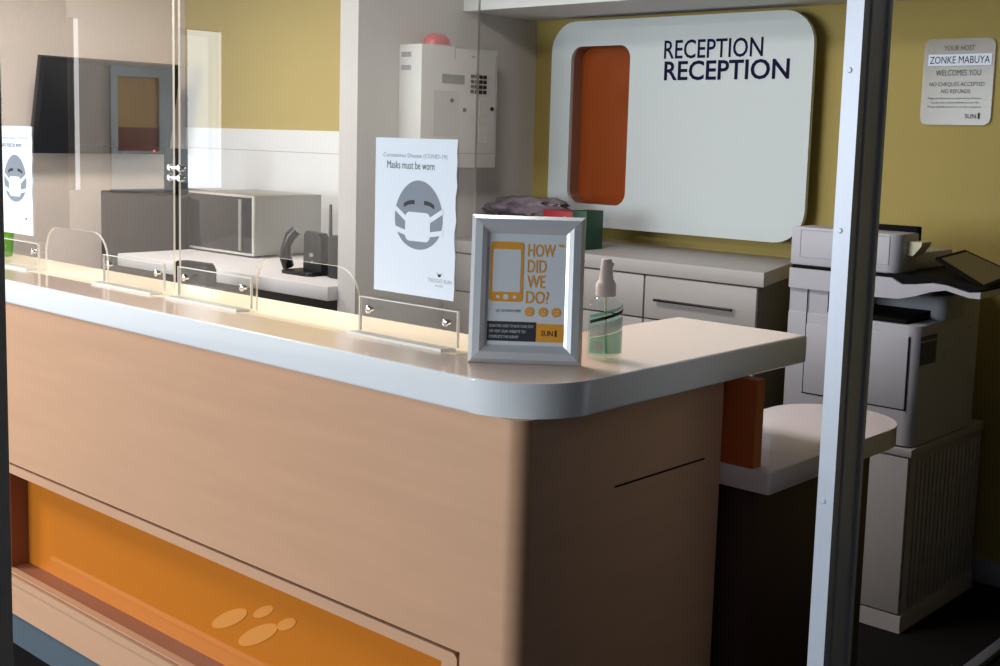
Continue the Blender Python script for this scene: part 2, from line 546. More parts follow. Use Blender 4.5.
# countertop
R = .36
ct = thing('countertop', 'thick white reception countertop with a rounded front corner and a return to the right', 'countertop', (-6.5, 4.1, -1.148))
pts = [(-9.5, 3.625)] + arc(-3.09 - R, 3.625 + R, R, -PI / 2, 0, 14) + arc(-3.11, 5.83, .02, 0, PI / 2, 3) + [(-3.92, 5.85), (-3.92, 4.42), (-9.5, 4.42)]
obj('slab', MB().prism(pts, -1.148, -1.0, bev=.012), solid_top, ct)
pin = [(-9.5, 3.637)] + arc(-3.102 - R + .012, 3.637 + R - .012, R - .012, -PI / 2, 0, 14) + [(-3.102, 5.838), (-3.908, 5.838), (-3.908, 4.408), (-9.5, 4.408)]
obj('laminate', MB().prism(pin, -1.0, -.9992), top_lam, ct, label='warm beige laminate on top of the slab')
obj('counter_lit_strip', MB().box(-9.45, -3.86, 3.957, 4.415, -.9992, -.9984), lit_strip_m, ct, label='strip along the back of the countertop, paler with painted light')

# lowered counter at the end
lc = thing('lowered_counter', 'low white shelf counter with a round end on a dark base, right of the desk', 'counter', (-3.29, 6.0, -H))
rr = .385
pts = [(-3.68, 5.2), (-2.91, 5.2)] + arc(-3.295, 6.55, rr, 0, PI, 20)
pts = [(-3.68, 5.2)] + arc(-2.93, 5.22, .02, -PI / 2, 0, 3) + arc(-3.295, 6.55, rr, 0, PI, 20)
obj('shelf_top', MB().prism(pts, -1.71, -1.594, bev=.008), low_top, lc)
obj('pedestal', MB().box(-3.6, -3.02, 5.26, 6.55, -H, -1.711, bev=.01), brown_base, lc)

# ------------------------------------------------------------------ acrylic screens with brackets
YA = 4.06
def arch(a0, a1, h, r):
    return [(a0, 0)] + [(a0 + r + r * math.cos(PI - k * PI / 16), h - r + r * math.sin(PI - k * PI / 16)) for k in range(9)] + [(a1 - r + r * math.cos(PI / 2 - k * PI / 16), h - r + r * math.sin(PI / 2 - k * PI / 16)) for k in range(9)] + [(a1, 0)]
def screen(x0, x1, o0, o1, label):
    t = thing('acrylic_screen', label, 'screen', ((x0 + x1) / 2, YA, -1), 'clear sneeze screens on the counter')
    pts = [(x0, 0.001)] + [(p[0], p[1] + .001) for p in arch(o0, o1, .315, .17)] + [(x1, 0.001), (x1, 2.6), (x0, 2.6)]
    obj('sheet', MB(front(0, YA + .014, -1)).prism(pts, 0, .014, mi=0, mi_side=1), [acryl, acryl_e], t)
    return t
screen(-8.72, -6.345, -7.925, -7.115, 'clear acrylic screen with an arched opening, the one nearer the television')
screen(-6.285, -3.868, -5.525, -4.66, 'clear acrylic screen with an arched opening, the one carrying the poster beside the silver frame')
def bracket(x0, x1, label):
    t = thing('acrylic_bracket', label, 'bracket', ((x0 + x1) / 2, YA, -1), 'clear brackets holding the screens')
    obj('upright_plate', MB().box(x0, x1, YA - .034, YA - .020, -.985, -.815, mi=0), [acryl], t)
    e = MB()
    for (a, b, c, d) in ((x0, x1, -.8155, -.811), (x0 - .004, x0, -.985, -.811), (x1, x1 + .004, -.985, -.811)):
        e.box(a, b, YA - .035, YA - .019, c, d)
    obj('plate_edge', e, acryl_e, t)
    obj('foot', MB().prism([(x0 - .02, YA - .105), (x1 - .03, YA - .105), (x1 + .0, YA - .036), (x0 + .0, YA - .036)], -.9995, -.985, mi=0), [acryl_e], t)
    for bx in (x0 + .07, x1 - .07):
        b = MB(front(bx, YA, -.872))
        b.lathe([(.0, .050), (.014, .050), (.020, .046), (.020, .038), (.012, .038), (.012, .018), (.012, .012)], 14)
        obj('bolt', b, chrome, t)
    return t
bracket(-8.68, -7.965, 'clear bracket at the left poster, leftmost on the counter')
bracket(-7.10, -6.405, 'clear bracket left of the gap between the two screens')
bracket(-6.245, -5.53, 'clear bracket right of the gap between the two screens, in front of the microwave')
bracket(-4.61, -3.925, 'clear bracket under the poster beside the silver frame')
cl = thing('glass_clamp', 'small chrome clamp joining the two clear screens', 'clamp', (-6.315, YA, -.26))
m = MB(front(-6.315, YA, -.26))
for dz in (-.03, .03):
    for dx in (-.052, .052):
        m.lathe([(.0, .018), (.018, .018), (.022, .013), (.022, -.016), (.0, -.016)], 16, M=front(-6.315 + dx, YA, -.26 + dz))
    m.box(-.052, .052, dz - .009, dz + .009, .003, .014)
obj('clamp_body', m, chrome, cl)

# ------------------------------------------------------------------ mask posters
def poster(x0, ztop, label):
    M = front(x0, YA - .003, ztop)
    t = thing('mask_poster', label, 'poster', (x0 + .28, YA, ztop - .755), 'mask posters on the screens')
    random.seed(3)
    n = 14
    pts = [(0, 0), (0, -.755)] + [(.568 + random.uniform(-.012, .0), -.755 + .755 * k / n) for k in range(n)] + [(.567, 0)]
    obj('paper', MB(M).prism(pts, .0, .004), paper, t)
    c = .0048
    flat('heading', MB(M).text('Coronavirus Disease (COVID-19)', .057, .50, -.098, -.072, c), ink_l, t)
    flat('headline', MB(M).text('Masks must be worn', .086, .415, -.147, -.110, c), ink_d, t)
    fa = MB(M).add([(p[0], p[1], c) for p in [(.312 + .165 * math.cos(k * PI / 24) * (1 - .10 * math.sin(k * PI / 24)), -.365 + .166 * math.sin(k * PI / 24)) for k in range(48)]], [tuple(range(48))])
    f = flat('mask_face', fa, ink_g, t, label='grey egg shaped face wearing a white mask')
    for (xa, xb, za, zb) in ((.21, .285, -.322, -.305), (.35, .42, -.305, -.322)):
        up_ = []
        dn = []
        for k in range(7):
            q = k / 6
            x = xa + (xb - xa) * q
            z = za + (zb - za) * q + .006 * math.sin(PI * q)
            up_.append((x, z + .010, c + .0008))
            dn.append((x, z - .010, c + .0008))
        flat('eye', MB(M).add(up_ + dn[::-1], [tuple(range(14))[::-1]]), ink_d, t)
    mk = MB(M)
    k = rrect(.222, .395, -.492, -.352, .03)
    mk.add([(p[0], p[1], c + .0012) for p in k], [tuple(range(len(k)))])
    for q in (((.225, -.40), (.225, -.372), (.140, -.318), (.140, -.345)), ((.392, -.372), (.392, -.40), (.480, -.352), (.480, -.325)),
              ((.225, -.468), (.225, -.442), (.140, -.422), (.140, -.447)), ((.392, -.442), (.392, -.466), (.480, -.452), (.480, -.428))):
        mk.add([(p[0], p[1], c + .0009) for p in q], [(0, 1, 2, 3)])
    flat('white_mask', mk, paper, t)
    lg = MB(M)
    lg.add([(p[0], p[1], c) for p in [(.447, -.628), (.453, -.647), (.463, -.652), (.473, -.647), (.479, -.628), (.468, -.640), (.463, -.634), (.458, -.640)]], [(0, 1, 2, 7), (2, 6, 7), (2, 3, 5, 6), (3, 4, 5)])
    flat('logo', lg, [ink_d, ink_l], t)
    flat('logo_lettering', MB(M).text('TSOGO SUN', .385, .545, -.678, -.660, c), ink_l, t)
    flat('logo_lettering', MB(M).text('HOTELS', .438, .49, -.698, -.688, c), ink_l, t)
    return t
poster(-4.537, -.016, 'mask poster on the screen immediately left of the silver picture frame')
poster(-8.64, -.014, 'mask poster at the left edge of the counter, below the television')

# ------------------------------------------------------------------ silver survey frame
ax = Vector((.768, .641, 0)).normalized()
bk = Vector((-ax.y, ax.x, 0))
tl = .16
O = Vector((-3.705, 3.876, -.999)) + ax * .2533
MF = basis(O, ax, Vector((0, 0, math.cos(tl))) + bk * math.sin(tl))
fr = thing('survey_frame', 'silver picture frame asking how did we do, standing on the counter corner', 'picture frame', tuple(O))
w, h = .2533, .66
prof = [(0, .0, .0), (.0, .012, .0), (.018, .04, 0), (.05, .046, 0), (.070, .028, 0), (.083, .020, 0)]
m = MB(MF)
loops = []
for (i, c, _) in prof:
    loops.append([(-w + i, i, c), (w - i, i, c), (w - i, h - i, c), (-w + i, h - i, c)])
for A, B in zip(loops, loops[1:]):
    for k in range(4):
        l = (k + 1) % 4
        m.add([A[k], A[l], B[l], B[k]], [(0, 1, 2, 3)])
m.add([(-w, 0, 0), (w, 0, 0), (w, h, 0), (-w, h, 0)], [(3, 2, 1, 0)])
obj('moulding', m, frame_m, fr, smooth=False)
st = MB(MF)
st.prism([(-.05, .5), (.05, .5), (.06, .0), (-.06, .0)], -.012, -.001)
leg = MB()
pA = MF @ Vector((0, .45, -.012))
pB = Vector((O.x, O.y, -.999)) + bk * .26
sd = ax * .05
leg.add([pA - sd, pA + sd, pB + sd, pB - sd, pA - sd + Vector((0, 0, -.012)), pA + sd + Vector((0, 0, -.012)), pB + sd - bk * .012, pB - sd - bk * .012], [(0, 1, 2, 3), (7, 6, 5, 4), (0, 4, 5, 1), (1, 5, 6, 2), (2, 6, 7, 3), (3, 7, 4, 0)])
obj('back_strut', leg, black_m, fr)
ins = obj('insert', MB(MF).box(-.172, .171, .082, .578, .018, .0205), insert_m, fr, label='pale printed insert')
c = .022
ph = MB(MF)
def fl(mb, pts, cc, mi=0):
    mb.add([(p[0], p[1], cc) for p in pts], [tuple(range(len(pts)))], mi)
fl(ph, rrect(-.166, -.018, .274, .541, .016), c)
fl(ph, rrect(-.154, -.030, .317, .508, .006), c + .0008, 1)
for (x, r_) in ((-.128, .008), (-.092, .013), (-.054, .008)):
    fl(ph, ellipse(x, .295, r_, r_, 16), c + .0008, 1)
flat('phone_icon', ph, [ink_o, insert_m], fr, label='orange phone icon')
for (s, a0, a1, b0, b1) in (('HOW', .0, .122, .477, .535), ('DID', .0, .084, .407, .464), ('WE', .0, .08, .338, .395), ('DO?', -.003, .099, .268, .325)):
    flat('question_lettering', MB(MF).text(s, a0, a1, b0, b1, c, bold=.01), ink_o, fr)
tx = MB(MF)
fl(tx, ellipse(.148, .530, .014, .006, 14, -.2), c)
flat('leaf_mark', tx, ink_o, fr)
for i, x in enumerate((.015, .076, .134)):
    em = MB(MF)
    fl(em, ellipse(x, .232, .021, .021, 24), c)
    for e in (-.007, .007):
        fl(em, ellipse(x + e, .238, .0025, .0035, 8), c + .0006, 1)
    cur = (-.004, .0, .005)[2 - i]
    for k in range(6):
        q0, q1 = -.009 + .003 * k, -.009 + .003 * (k + 1)
        z = lambda q: .224 + cur * ((q / .009) ** 2) - cur * .5
        fl(em, [(x + q0, z(q0) - .0012), (x + q1, z(q1) - .0012), (x + q1, z(q1) + .0012), (x + q0, z(q0) + .0012)], c + .0006, 1)
    flat('rating_face', em, [ink_o, insert_m], fr, label='round orange rating face')
bn = MB(MF)
fl(bn, [(-.171, .099), (.046, .099), (.046, .186), (-.171, .186)], c)
for k, s in enumerate(('SCAN THE CODE TO RATE YOUR STAY', 'OR VISIT OUR WEBSITE TO', 'COMPLETE THE SURVEY')):
    bn.text(s, -.162, (.036, -.0, -.03)[k], .160 - .024 * k, .172 - .024 * k, c + .0008, mi=1)
flat('small_print', MB(MF).text('LET US KNOW HERE', -.134, -.024, .228, .240, c), ink_d, fr)
flat('banner', bn, [ink_d, insert_m, ink_d], fr, label='dark banner with white small print')
sb = MB(MF)
fl(sb, [(.048, .099), (.169, .099), (.169, .180), (.048, .180)], c)
sb.text('SUN', .070, .122, .126, .150, c + .0008, mi=1, bold=.012)
sb.text('1', .130, .139, .124, .153, c + .0008, mi=1)
flat('logo_box', sb, [ink_o, ink_d], fr, label='orange box with the dark logo')

# ------------------------------------------------------------------ sanitiser bottle
BX, BY = -3.37, 4.43
bt = thing('sanitiser_bottle', 'clear sanitiser spray bottle with teal gel and white nozzle beside the silver frame', 'bottle', (BX, BY, -1))
Mb = Matrix.Translation((BX, BY, -1)) @ Matrix.Rotation(.70, 4, 'Z')
body = [(.0, .002), (.074, .002), (.082, .012), (.082, .235), (.076, .262), (.05, .284), (.03, .292), (.03, .30), (0, .30)]
obj('bottle_body', MB(Mb).lathe(body, 28, sx=1.0, sy=.62), bottle_c, bt, label='clear plastic body')
obj('gel', MB(Mb).lathe([(.0, .018), (.070, .018), (.074, .026), (.074, .20), (0, .20)], 24, sx=1.0, sy=.60), gel_m, bt, label='teal gel filling')
def wrap(mb, z0, z1, t0, t1, f0=None, f1=None, mi=0, r=.0835):
    n = 14
    for k in range(n):
        a, b = t0 + (t1 - t0) * k / n, t0 + (t1 - t0) * (k + 1) / n
        q0, q1 = k / n, (k + 1) / n
        g0 = f0 or (lambda q: z0)
        g1 = f1 or (lambda q: z1)
        P = lambda t, z: (r * math.cos(t), .62 * r * math.sin(t), z)
        mb.add([P(a, g0(q0)), P(b, g0(q1)), P(b, g1(q1)), P(a, g1(q0))], [(0, 1, 2, 3)], mi)
lb = MB(Mb)
T0, T1 = -PI * .80, -PI * .03
wrap(lb, .03, .13, T0, T1, None, lambda q: .095 + .05 * q, 0)
wrap(lb, .0, .0, T0, T1, lambda q: .1 + .05 * q, lambda q: .15 + .06 * q, 1)
wrap(lb, .0, .0, T0, T1, lambda q: .165 + .06 * q, lambda q: .180 + .06 * q, 2)
wrap(lb, .0, .0, T0, T1, lambda q: .188 + .06 * q, lambda q: .205 + .055 * q, 0)
wrap(lb, .04, .085, T0 + .3, T0 + .8, None, None, 1, .0842)
obj('label', lb, [label_t, label_g, dark_gr], bt, label='teal and grey wrap label')
nz = MB(Mb)
nz.lathe([(.0, .292), (.047, .292), (.047, .345), (.040, .358), (.034, .366), (.030, .40), (.024, .455), (.020, .462), (0, .462)], 22)
nz.tube([(.0, 0, .438), (.034, 0, .437)], .010, 8)
obj('spray_nozzle', nz, pump_m, bt, label='white spray nozzle')
obj('dip_tube', MB(Mb).tube([(0, 0, .30), (.005, 0, .15), (.012, 0, .02)], .006, 8), acryl_e, bt)

# green bottle at the far left of the counter
gb = thing('green_container', 'lime green container behind the left poster at the picture edge', 'container', (-8.37, 4.3, -1))
Mg = Matrix.Translation((-9.02, 4.26, -.9985))
BASE[gb] = Vector((-9.02, 4.26, -1))
gb.location = W(-9.02, 4.26, -1)
obj('cup', MB(Mg).lathe([(0, 0), (.085, 0), (.09, .02), (.11, .33), (.115, .345), (.105, .345), (.085, .03), (0, .03)], 24), green_p, gb)

# ------------------------------------------------------------------ aluminium post and left post
px, py = -2.246, 4.55
ps = thing('aluminium_post', 'bright aluminium partition post with grooved side, standing right of the desk', 'post', (px, py, -H))
n_ = .066
prof = [(px - n_, py), (px, py), (px, py + .05), (px - .012, py + .05), (px - .012, py + .062), (px + .006, py + .062), (px + .006, py + .074), (px - .012, py + .074), (px - .012, py + .23), (px, py + .23), (px, py + .255), (px - n_, py + .255), (px - n_, py + .012), (px - n_ - .008, py + .012), (px - n_ - .008, py)]
m = MB()
m.prism(prof, -H, CE, bev=0)
obj('profile', m, alu, ps)
for (x, z) in ((px - .018, .303), (px - .03, -.336), (px - .012, -1.461)):
    obj('screw', MB(front(px - .045, py, z)).lathe([(0, .004), (.008, .004), (.012, .001), (.012, -.002), (0, -.002)], 14), alu, ps)
d2 = thing('door_post', 'dark grey steel door post at the left edge of the picture', 'post', (-2.05, .95, -H))
ex, ey = -1.986, .947
m = MB()
m.box(ex - .14, ex, ey - .1, ey, -H, 1.9, bev=.004)
obj('upright', m, post_d, d2)
m = MB()
m.box(ex, ex + .012, ey - .07, ey - .022, -.37, -.24, bev=.004)
m.box(ex + .012, ex + .022, ey - .06, ey - .035, -.335, -.275, bev=.003)
obj('lock_case', m, black_m, d2, label='black lock case')

# ------------------------------------------------------------------ reception sign
SX0, SX1, SZ0, SZ1, SY = -8.1, -5.175, -.86, 1.165, 9.6
sg = thing('reception_sign', 'large white reception sign board with an orange window, on the back wall', 'sign', (-6.6, 9.7, SZ0))
outer = rrect(SX0, SX1, SZ0, SZ1, .3, 8)
hole = rrect(-7.845, -7.115, -.635, .918, .13, 8)
obj('board', MB(front(0, SY, 0)).ring(outer, hole, -.045, 0), board_m, sg)
obj('window_liner', MB(front(0, SY, 0)).ring(rrect(-7.865, -7.095, -.655, .938, .14, 8), hole, -.18, -.046), liner_m, sg, label='inner edge of the window, coloured as shaded and orange lit')
obj('window_panel', MB(front(0, SY, 0)).prism(rrect(-7.855, -7.105, -.645, .928, .13, 8), -.19, -.181), orange_sg, sg, label='orange panel deep inside the window')
obj('spacer', MB(front(0, SY, 0)).box(-6.4, -5.6, -.5, .8, -.2, -.046), board_m, sg)
flat('upper_lettering', MB(front(0, SY, 0)).text('RECEPTION', -6.722, -5.668, .772, .945, .003, bold=.010), navy, sg)
flat('lower_lettering', MB(front(0, SY, 0)).text('RECEPTION', -6.712, -5.397, .572, .752, .003, bold=.018), navy, sg)

# ------------------------------------------------------------------ sideboard under the sign
sbd = thing('sideboard', 'long grey white sideboard with bar handles under the reception sign', 'sideboard', (-6.6, 9.1, -H))
SIDE = [(-4.87, 8.44), (-5.14, 9.35), (-5.272, 9.79)]
obj('worktop', MB().prism([(-8.46, 8.44)] + SIDE + [(-8.46, 9.79)], -1.118, -1.0, bev=.006), sb_w, sbd)
obj('carcass', MB().prism([(-8.46, 8.50), (-4.935, 8.50), (-5.195, 9.35), (-5.32, 9.78), (-8.46, 9.78)], -3.4, -1.119), cab_s, sbd)
obj('plinth', MB().prism([(-8.46, 8.56), (-5.0, 8.56), (-5.33, 9.7), (-8.46, 9.7)], -H, -3.4), black_m, sbd)
for k, (a, b) in enumerate(((-8.45, -7.25), (-7.24, -6.038), (-6.022, -4.94))):
    d = obj('drawer', MB().box(a, b, 8.462, 8.498, -1.492, -1.132, bev=.005), sb_w, sbd)
    if k == 2:
        hm = MB(front(0, 8.462, 0)).box(-5.9, -5.135, -1.338, -1.316, .03, .05, bev=.004)
        hm.box(-5.88, -5.86, -1.334, -1.32, 0, .03).box(-5.175, -5.155, -1.334, -1.32, 0, .03)
        q = obj('handle', hm, handle_m, sbd, label='dark bar handle')
        q.parent = d
    obj('door', MB().box(a, b, 8.462, 8.498, -3.38, -1.506, bev=.005), sb_w, sbd)

# bag and box on the sideboard
def crumple(cx, cy, z0, rx, ry, rz, seed, e=.16):
    b = bmesh.new()
    bmesh.ops.create_icosphere(b, subdivisions=4, radius=1)
    from mathutils import noise
    for v in b.verts:
        n = v.co.copy()
        s = 1 + e * noise.noise(n * 1.6 + Vector((seed, 0, 0))) + e * .8 * abs(noise.noise(n * 4 + Vector((0, seed, 0))))
        v.co = Vector((cx + n.x * rx * s, cy + n.y * ry * s, z0 + max(0.0, (n.z * s + .55)) * rz / 1.55))
    return MB().bm(b)
bgt = thing('plastic_bag', 'crumpled lilac plastic bag on the sideboard, below the left side of the sign', 'bag', (-8.0, 9.1, -1))
b1 = crumple(-7.93, 9.1, -.74, .48, .22, .17, 2.3, .4)
obj('film', b1, lilac, bgt)
obj('contents', crumple(-7.95, 9.1, -1.0, .42, .2, .34, 5.1), plum, bgt, label='dark plum bundle inside the bag')
bx = thing('card_box', 'red and green cardboard box on the sideboard behind the silver frame', 'box', (-7.5, 8.95, -1))
obj('red_panel', MB().box(-7.40, -7.045, 8.72, 8.95, -.999, -.66, bev=.006).box(-7.145, -7.135, 8.717, 8.72, -.76, -.71, mi=1), [red_b, paper], bx)
obj('green_end', MB().box(-7.044, -6.875, 8.71, 8.96, -.999, -.645, bev=.006), green_b, bx, label='dark green box end')

# ------------------------------------------------------------------ printer cabinet and printer
pc = thing('printer_cabinet', 'low white cabinet with a ribbed side, under the printer', 'cabinet', (-4.0, 8.95, -H))
CX0, CX1, CY0, CY1 = -4.62, -3.51, 8.27, 9.62
m = MB()
m.box(CX0, CX1 - .015, CY0 + .03, CY1, -H + .13, -2.19)
m.box(CX0, CX1, CY0, CY1, -H, -H + .128)
k = CY0 + .14
while k < CY1 - .05:
    m.box(CX1 - .016, CX1 - .004, k, k + .05, -H + .16, -2.24, bev=.004)
    k += .075
obj('body', m, pcab_w, pc)
obj('top', MB().box(CX0, CX1 + .005, CY0 - .01, CY1 + .01, -2.19, -2.13, bev=.006), pcab_w, pc)
obj('door', MB().box(CX0 + .02, CX1 - .02, CY0, CY0 + .028, -H + .14, -2.20, bev=.005), pcab_w, pc)

pr = thing('printer', 'grey white multifunction printer on the low cabinet behind the aluminium post', 'printer', (-4.0, 8.9, -2.13))
PX0, PX1, PY, PYB = -4.545, -3.515, 8.27, 9.36
Mp = Matrix.Identity(4)
m = MB()
def rcorner(x0, x1, y0, y1, r):          # plan with a rounded front right corner
    return [(x0, y0)] + arc(x1 - r, y0 + r, r, -PI / 2, 0, 6) + [(x1, y1), (x0, y1)]
m.prism(rcorner(PX0, PX1, PY, PYB, .09), -2.118, -1.245, bev=.006)
m.box(PX0, -4.16, PY + .01, PYB, -1.245, -1.064)
m.box(-4.16, PX1, 9.05, PYB, -1.245, -1.064)
m.box(PX0 + .05, PX1 - .05, PY + .05, PYB - .05, -2.13, -2.118)
obj('body', m, prn_w, pr)
obj('cavity_panel', MB().box(-4.16, -3.62, 8.80, 9.05, -1.245, -1.064), prn_g, pr)
obj('column', MB().prism(rcorner(-3.62, PX1, 8.70, 9.05, .07), -1.245, -1.064), prn_g, pr, label='grey support column')
obj('output_tray', MB().box(-4.15, -3.63, PY + .04, 8.79, -1.243, -1.215, bev=.004).prism([(PY + .06, -1.243), (PY + .06, -1.225), (8.79, -1.19), (8.79, -1.243)], -4.14, -3.66, M=Matrix(((0, 0, 1, 0), (1, 0, 0, 0), (0, 1, 0, 0), (0, 0, 0, 1)))), prn_b, pr, label='black paper output tray')
m = MB(front(0, PY, 0))
m.box(-4.385, -3.585, -1.85, -1.325, .0, .012, bev=.004)
obj('paper_drawer', m, prn_w, pr)
m = MB(front(0, PY, 0))
m.box(-4.40, -3.575, -1.858, -1.853, .0, .003).box(-4.395, -4.388, -1.853, -1.06, .0, .003).box(-3.583, -3.577, -1.853, -1.32, .0, .004)
m.box(-4.22, -4.195, -1.22, -1.04, .0, .012)
obj('seam', m, prn_b, pr)
# scanner unit
m = MB()
wave = [(PX0, -1.064), (-3.80, -1.064), (-3.68, -1.06), (-3.56, -1.03), (-3.44, -.985), (-3.34, -.965), (-3.18, -1.0), (-3.10, -1.0), (-3.10, -.955), (-3.18, -.965), (-3.34, -.93), (-3.44, -.925), (-3.56, -.945), (-3.66, -.955), (-3.74, -.915), (PX0, -.915)]
m.prism(wave, -PYB, -PY + .02, M=Matrix(((1, 0, 0, 0), (0, 0, -1, 0), (0, 1, 0, 0), (0, 0, 0, 1))))
obj('scanner_base', m, prn_w, pr)
m = MB()
wav2 = [(PX0 + .01, -.915), (-3.74, -.915), (-3.66, -.953), (-3.56, -.943), (-3.44, -.923), (-3.34, -.928), (-3.18, -.963), (-3.11, -.954), (-3.11, -.94), (-3.3, -.905), (-3.5, -.885), (PX0 + .01, -.889)]
m.prism(wav2, -PYB + .03, -PY + .0, M=Matrix(((1, 0, 0, 0), (0, 0, -1, 0), (0, 1, 0, 0), (0, 0, 0, 1))))
obj('scanner_deck', m, prn_b, pr, label='black deck between lid and body')
m = MB()
m.prism(rcorner(PX0 - .0, -3.70, PY - .01, 8.58, .09), -.888, -.605, bev=.012)
obj('document_feeder', m, prn_w, pr)
obj('scanner_lid', MB().box(PX0, -3.74, 8.581, 9.33, -.888, -.76, bev=.015), prn_w, pr)
m = MB(front(0, PY - .01, 0))
m.ring(rrect(-4.475, -3.77, -.83, -.62, .01, 2), rrect(-4.469, -3.776, -.824, -.626, .01, 2), .0, .003)
obj('feeder_seam', m, prn_g, pr)
obj('feeder_hinge', MB().box(-4.1, -3.72, 8.60, 8.68, -.759, -.565, bev=.01), prn_b, pr)
m = MB()
m.prism([(-3.70, -.66), (-3.70, -.76), (-3.655, -.76), (-3.60, -.69), (-3.595, -.66)], -8.56, -8.40, M=Matrix(((1, 0, 0, 0), (0, 0, -1, 0), (0, 1, 0, 0), (0, 0, 0, 1))))
obj('side_tray', m, cream, pr, label='cream side tray')
q = [Vector(v) for v in ((-3.53, 8.5, -.765), (-3.50, 8.95, -.73), (-3.10, 8.95, -.875), (-3.13, 8.40, -.938))]
nn = (q[1] - q[0]).cross(q[3] - q[0]).normalized()
if nn.z < 0:
    nn = -nn
cen = sum(q, Vector()) / 4
m = MB().add([p for p in q] + [p - nn * .02 for p in q], [(0, 1, 2, 3), (7, 6, 5, 4), (0, 4, 5, 1), (1, 5, 6, 2), (2, 6, 7, 3), (3, 7, 4, 0)])
m.add([cen + (p - cen) * .86 + nn * .002 for p in q], [(0, 1, 2, 3)], 1)
obj('raised_flap', m, [prn_b, prn_f], pr, label='tilted flap with a dark rim')
m = MB(side(PX1, 0, 0))
m.box(8.30, 8.58, -1.53, -1.32, .0, .004).box(8.31, 8.57, -1.365, -1.352, .004, .005, mi=1)
obj('sticker', m, [label_d, label_g], pr, label='dark sticker')
obj('emblem', MB(side(PX1, 0, 0)).prism(ellipse(8.74, -1.50, .045, .045, 24), .0, .003), prn_g, pr, label='round emblem')
obj('status_lamp', MB(side(PX1, 0, 0)).lathe([(0, .006), (.012, .004), (.012, 0), (0, 0)], 10, M=side(PX1, 9.19, -1.33)), steel_e, pr)

# ------------------------------------------------------------------ host sign on the wall
hs = thing('host_sign', 'frosted sign with your host lettering on the yellow wall above the printer', 'sign', (-3.99, 9.78, .2))
Mh = front(0, 9.785, 0)
obj('plate', MB(Mh).prism(rrect(-4.275, -3.70, .2, .885, .06), 0, .012), sign_cl, hs)
obj('name_strip', MB(Mh).box(-4.235, -3.722, .672, .762, .012, .015), strip_m, hs, label='white name strip')
HL = [('YOUR HOST', -4.11, -3.86, .790, .832, 0), ('WELCOMES YOU', -4.165, -3.80, .592, .638, 0), ('NO CHEQUES ACCEPTED', -4.212, -3.765, .502, .540, 0), ('NO REFUNDS', -4.11, -3.875, .452, .484, 0),
      ('Right of admission is reserved at all times', -4.215, -3.78, .400, .420, 0), ('Guests enter these premises at own risk', -4.19, -3.80, .366, .386, 0), ('Please ask for assistance at this reception', -4.215, -3.78, .332, .352, 0),
      ('SUN', -3.905, -3.815, .252, .288, .01), ('1', -3.800, -3.785, .250, .298, 0)]
for (s_, a, b, z0, z1, bd) in HL:
    flat('lettering', MB(Mh).text(s_, a, b, z0, z1, .014, bold=bd), ink_d, hs)
flat('name_lettering', MB(Mh).text('ZONKE MABUYA', -4.222, -3.735, .688, .746, .0165), navy, hs)

# ------------------------------------------------------------------ alarm panel on the nib wall
al = thing('alarm_panel', 'white alarm control box with keypad on the grey wall behind the poster', 'alarm panel', (-8.36, 8.4, -.3))
AX = -8.18
obj('case', MB().box(-8.481, AX, 7.85, 8.88, -.30, .833, bev=.008), alarm_m, al)
Ma = side(AX, -.05, 0)
m = MB(Ma).box(8.33, 8.62, .825, .831, .0, .003).box(8.33, 8.338, .72, .825, .0, .003).box(8.56, 8.61, .745, .765, 0, .003)
m.box(7.98, 8.90, -.165, -.158, 0, .003)
m.box(8.90, 8.908, -.16, .78, 0, .003)
obj('door_seam', m, prn_g, al)
obj('display', MB(Ma).box(8.165, 8.465, .49, .575, .0, .006, bev=.002), lcd_m, al, label='grey green display')
m = MB(Ma)
for i in range(4):
    for j in range(4):
        y0, z0 = 8.555 + i * .058, .555 - j * .048
        m.box(y0, y0 + .042, z0, z0 + .034, .0, .008)
obj('keypad', m, black_m, al, label='black keypad')
for (a, b, c_, d_) in ((8.68, 8.80, .20, .36), (8.68, 8.80, -.06, .10), (8.06, 8.40, .0, .42), (8.06, 8.4, -.12, -.03)):
    obj('label_field', MB(Ma).box(a, b, c_, d_, 0, .003), wall_g, al)
for (y, z) in ((8.30, .335), (8.475, .25), (8.86, .272)):
    obj('key_switch', MB().lathe([(0, .012), (.018, .012), (.022, 0), (0, 0)], 12, M=side(AX, y - .05, z)), black_m, al)
for z in (.74, .62):
    m = MB(front(0, 7.85, 0))
    m.box(-8.45, -8.32, z - .022, z + .022, 0, .002)
    for k in range(4):
        m.box(-8.445 + k * .033, -8.425 + k * .033, z - .018, z + .018, 0.002, .004, mi=1)
    obj('vent', m, [lcd_m, prn_g], al)
ds = thing('siren_dome', 'red siren dome on top of the white alarm box', 'siren', (-8.33, 8.14, .833))
obj('dome', MB(Matrix.Translation((-8.33, 8.19, .834))).lathe([(.15, 0), (.15, .03), (.14, .07), (.10, .105), (.05, .12), (0, .122)], 24, sx=.7), red_m, ds)
obj('collar', MB(Matrix.Translation((-8.33, 8.19, .8335))).lathe([(0, 0), (.165, 0), (.165, .012), (.155, .014), (0, .014)], 24, sx=.7), prn_w, ds)

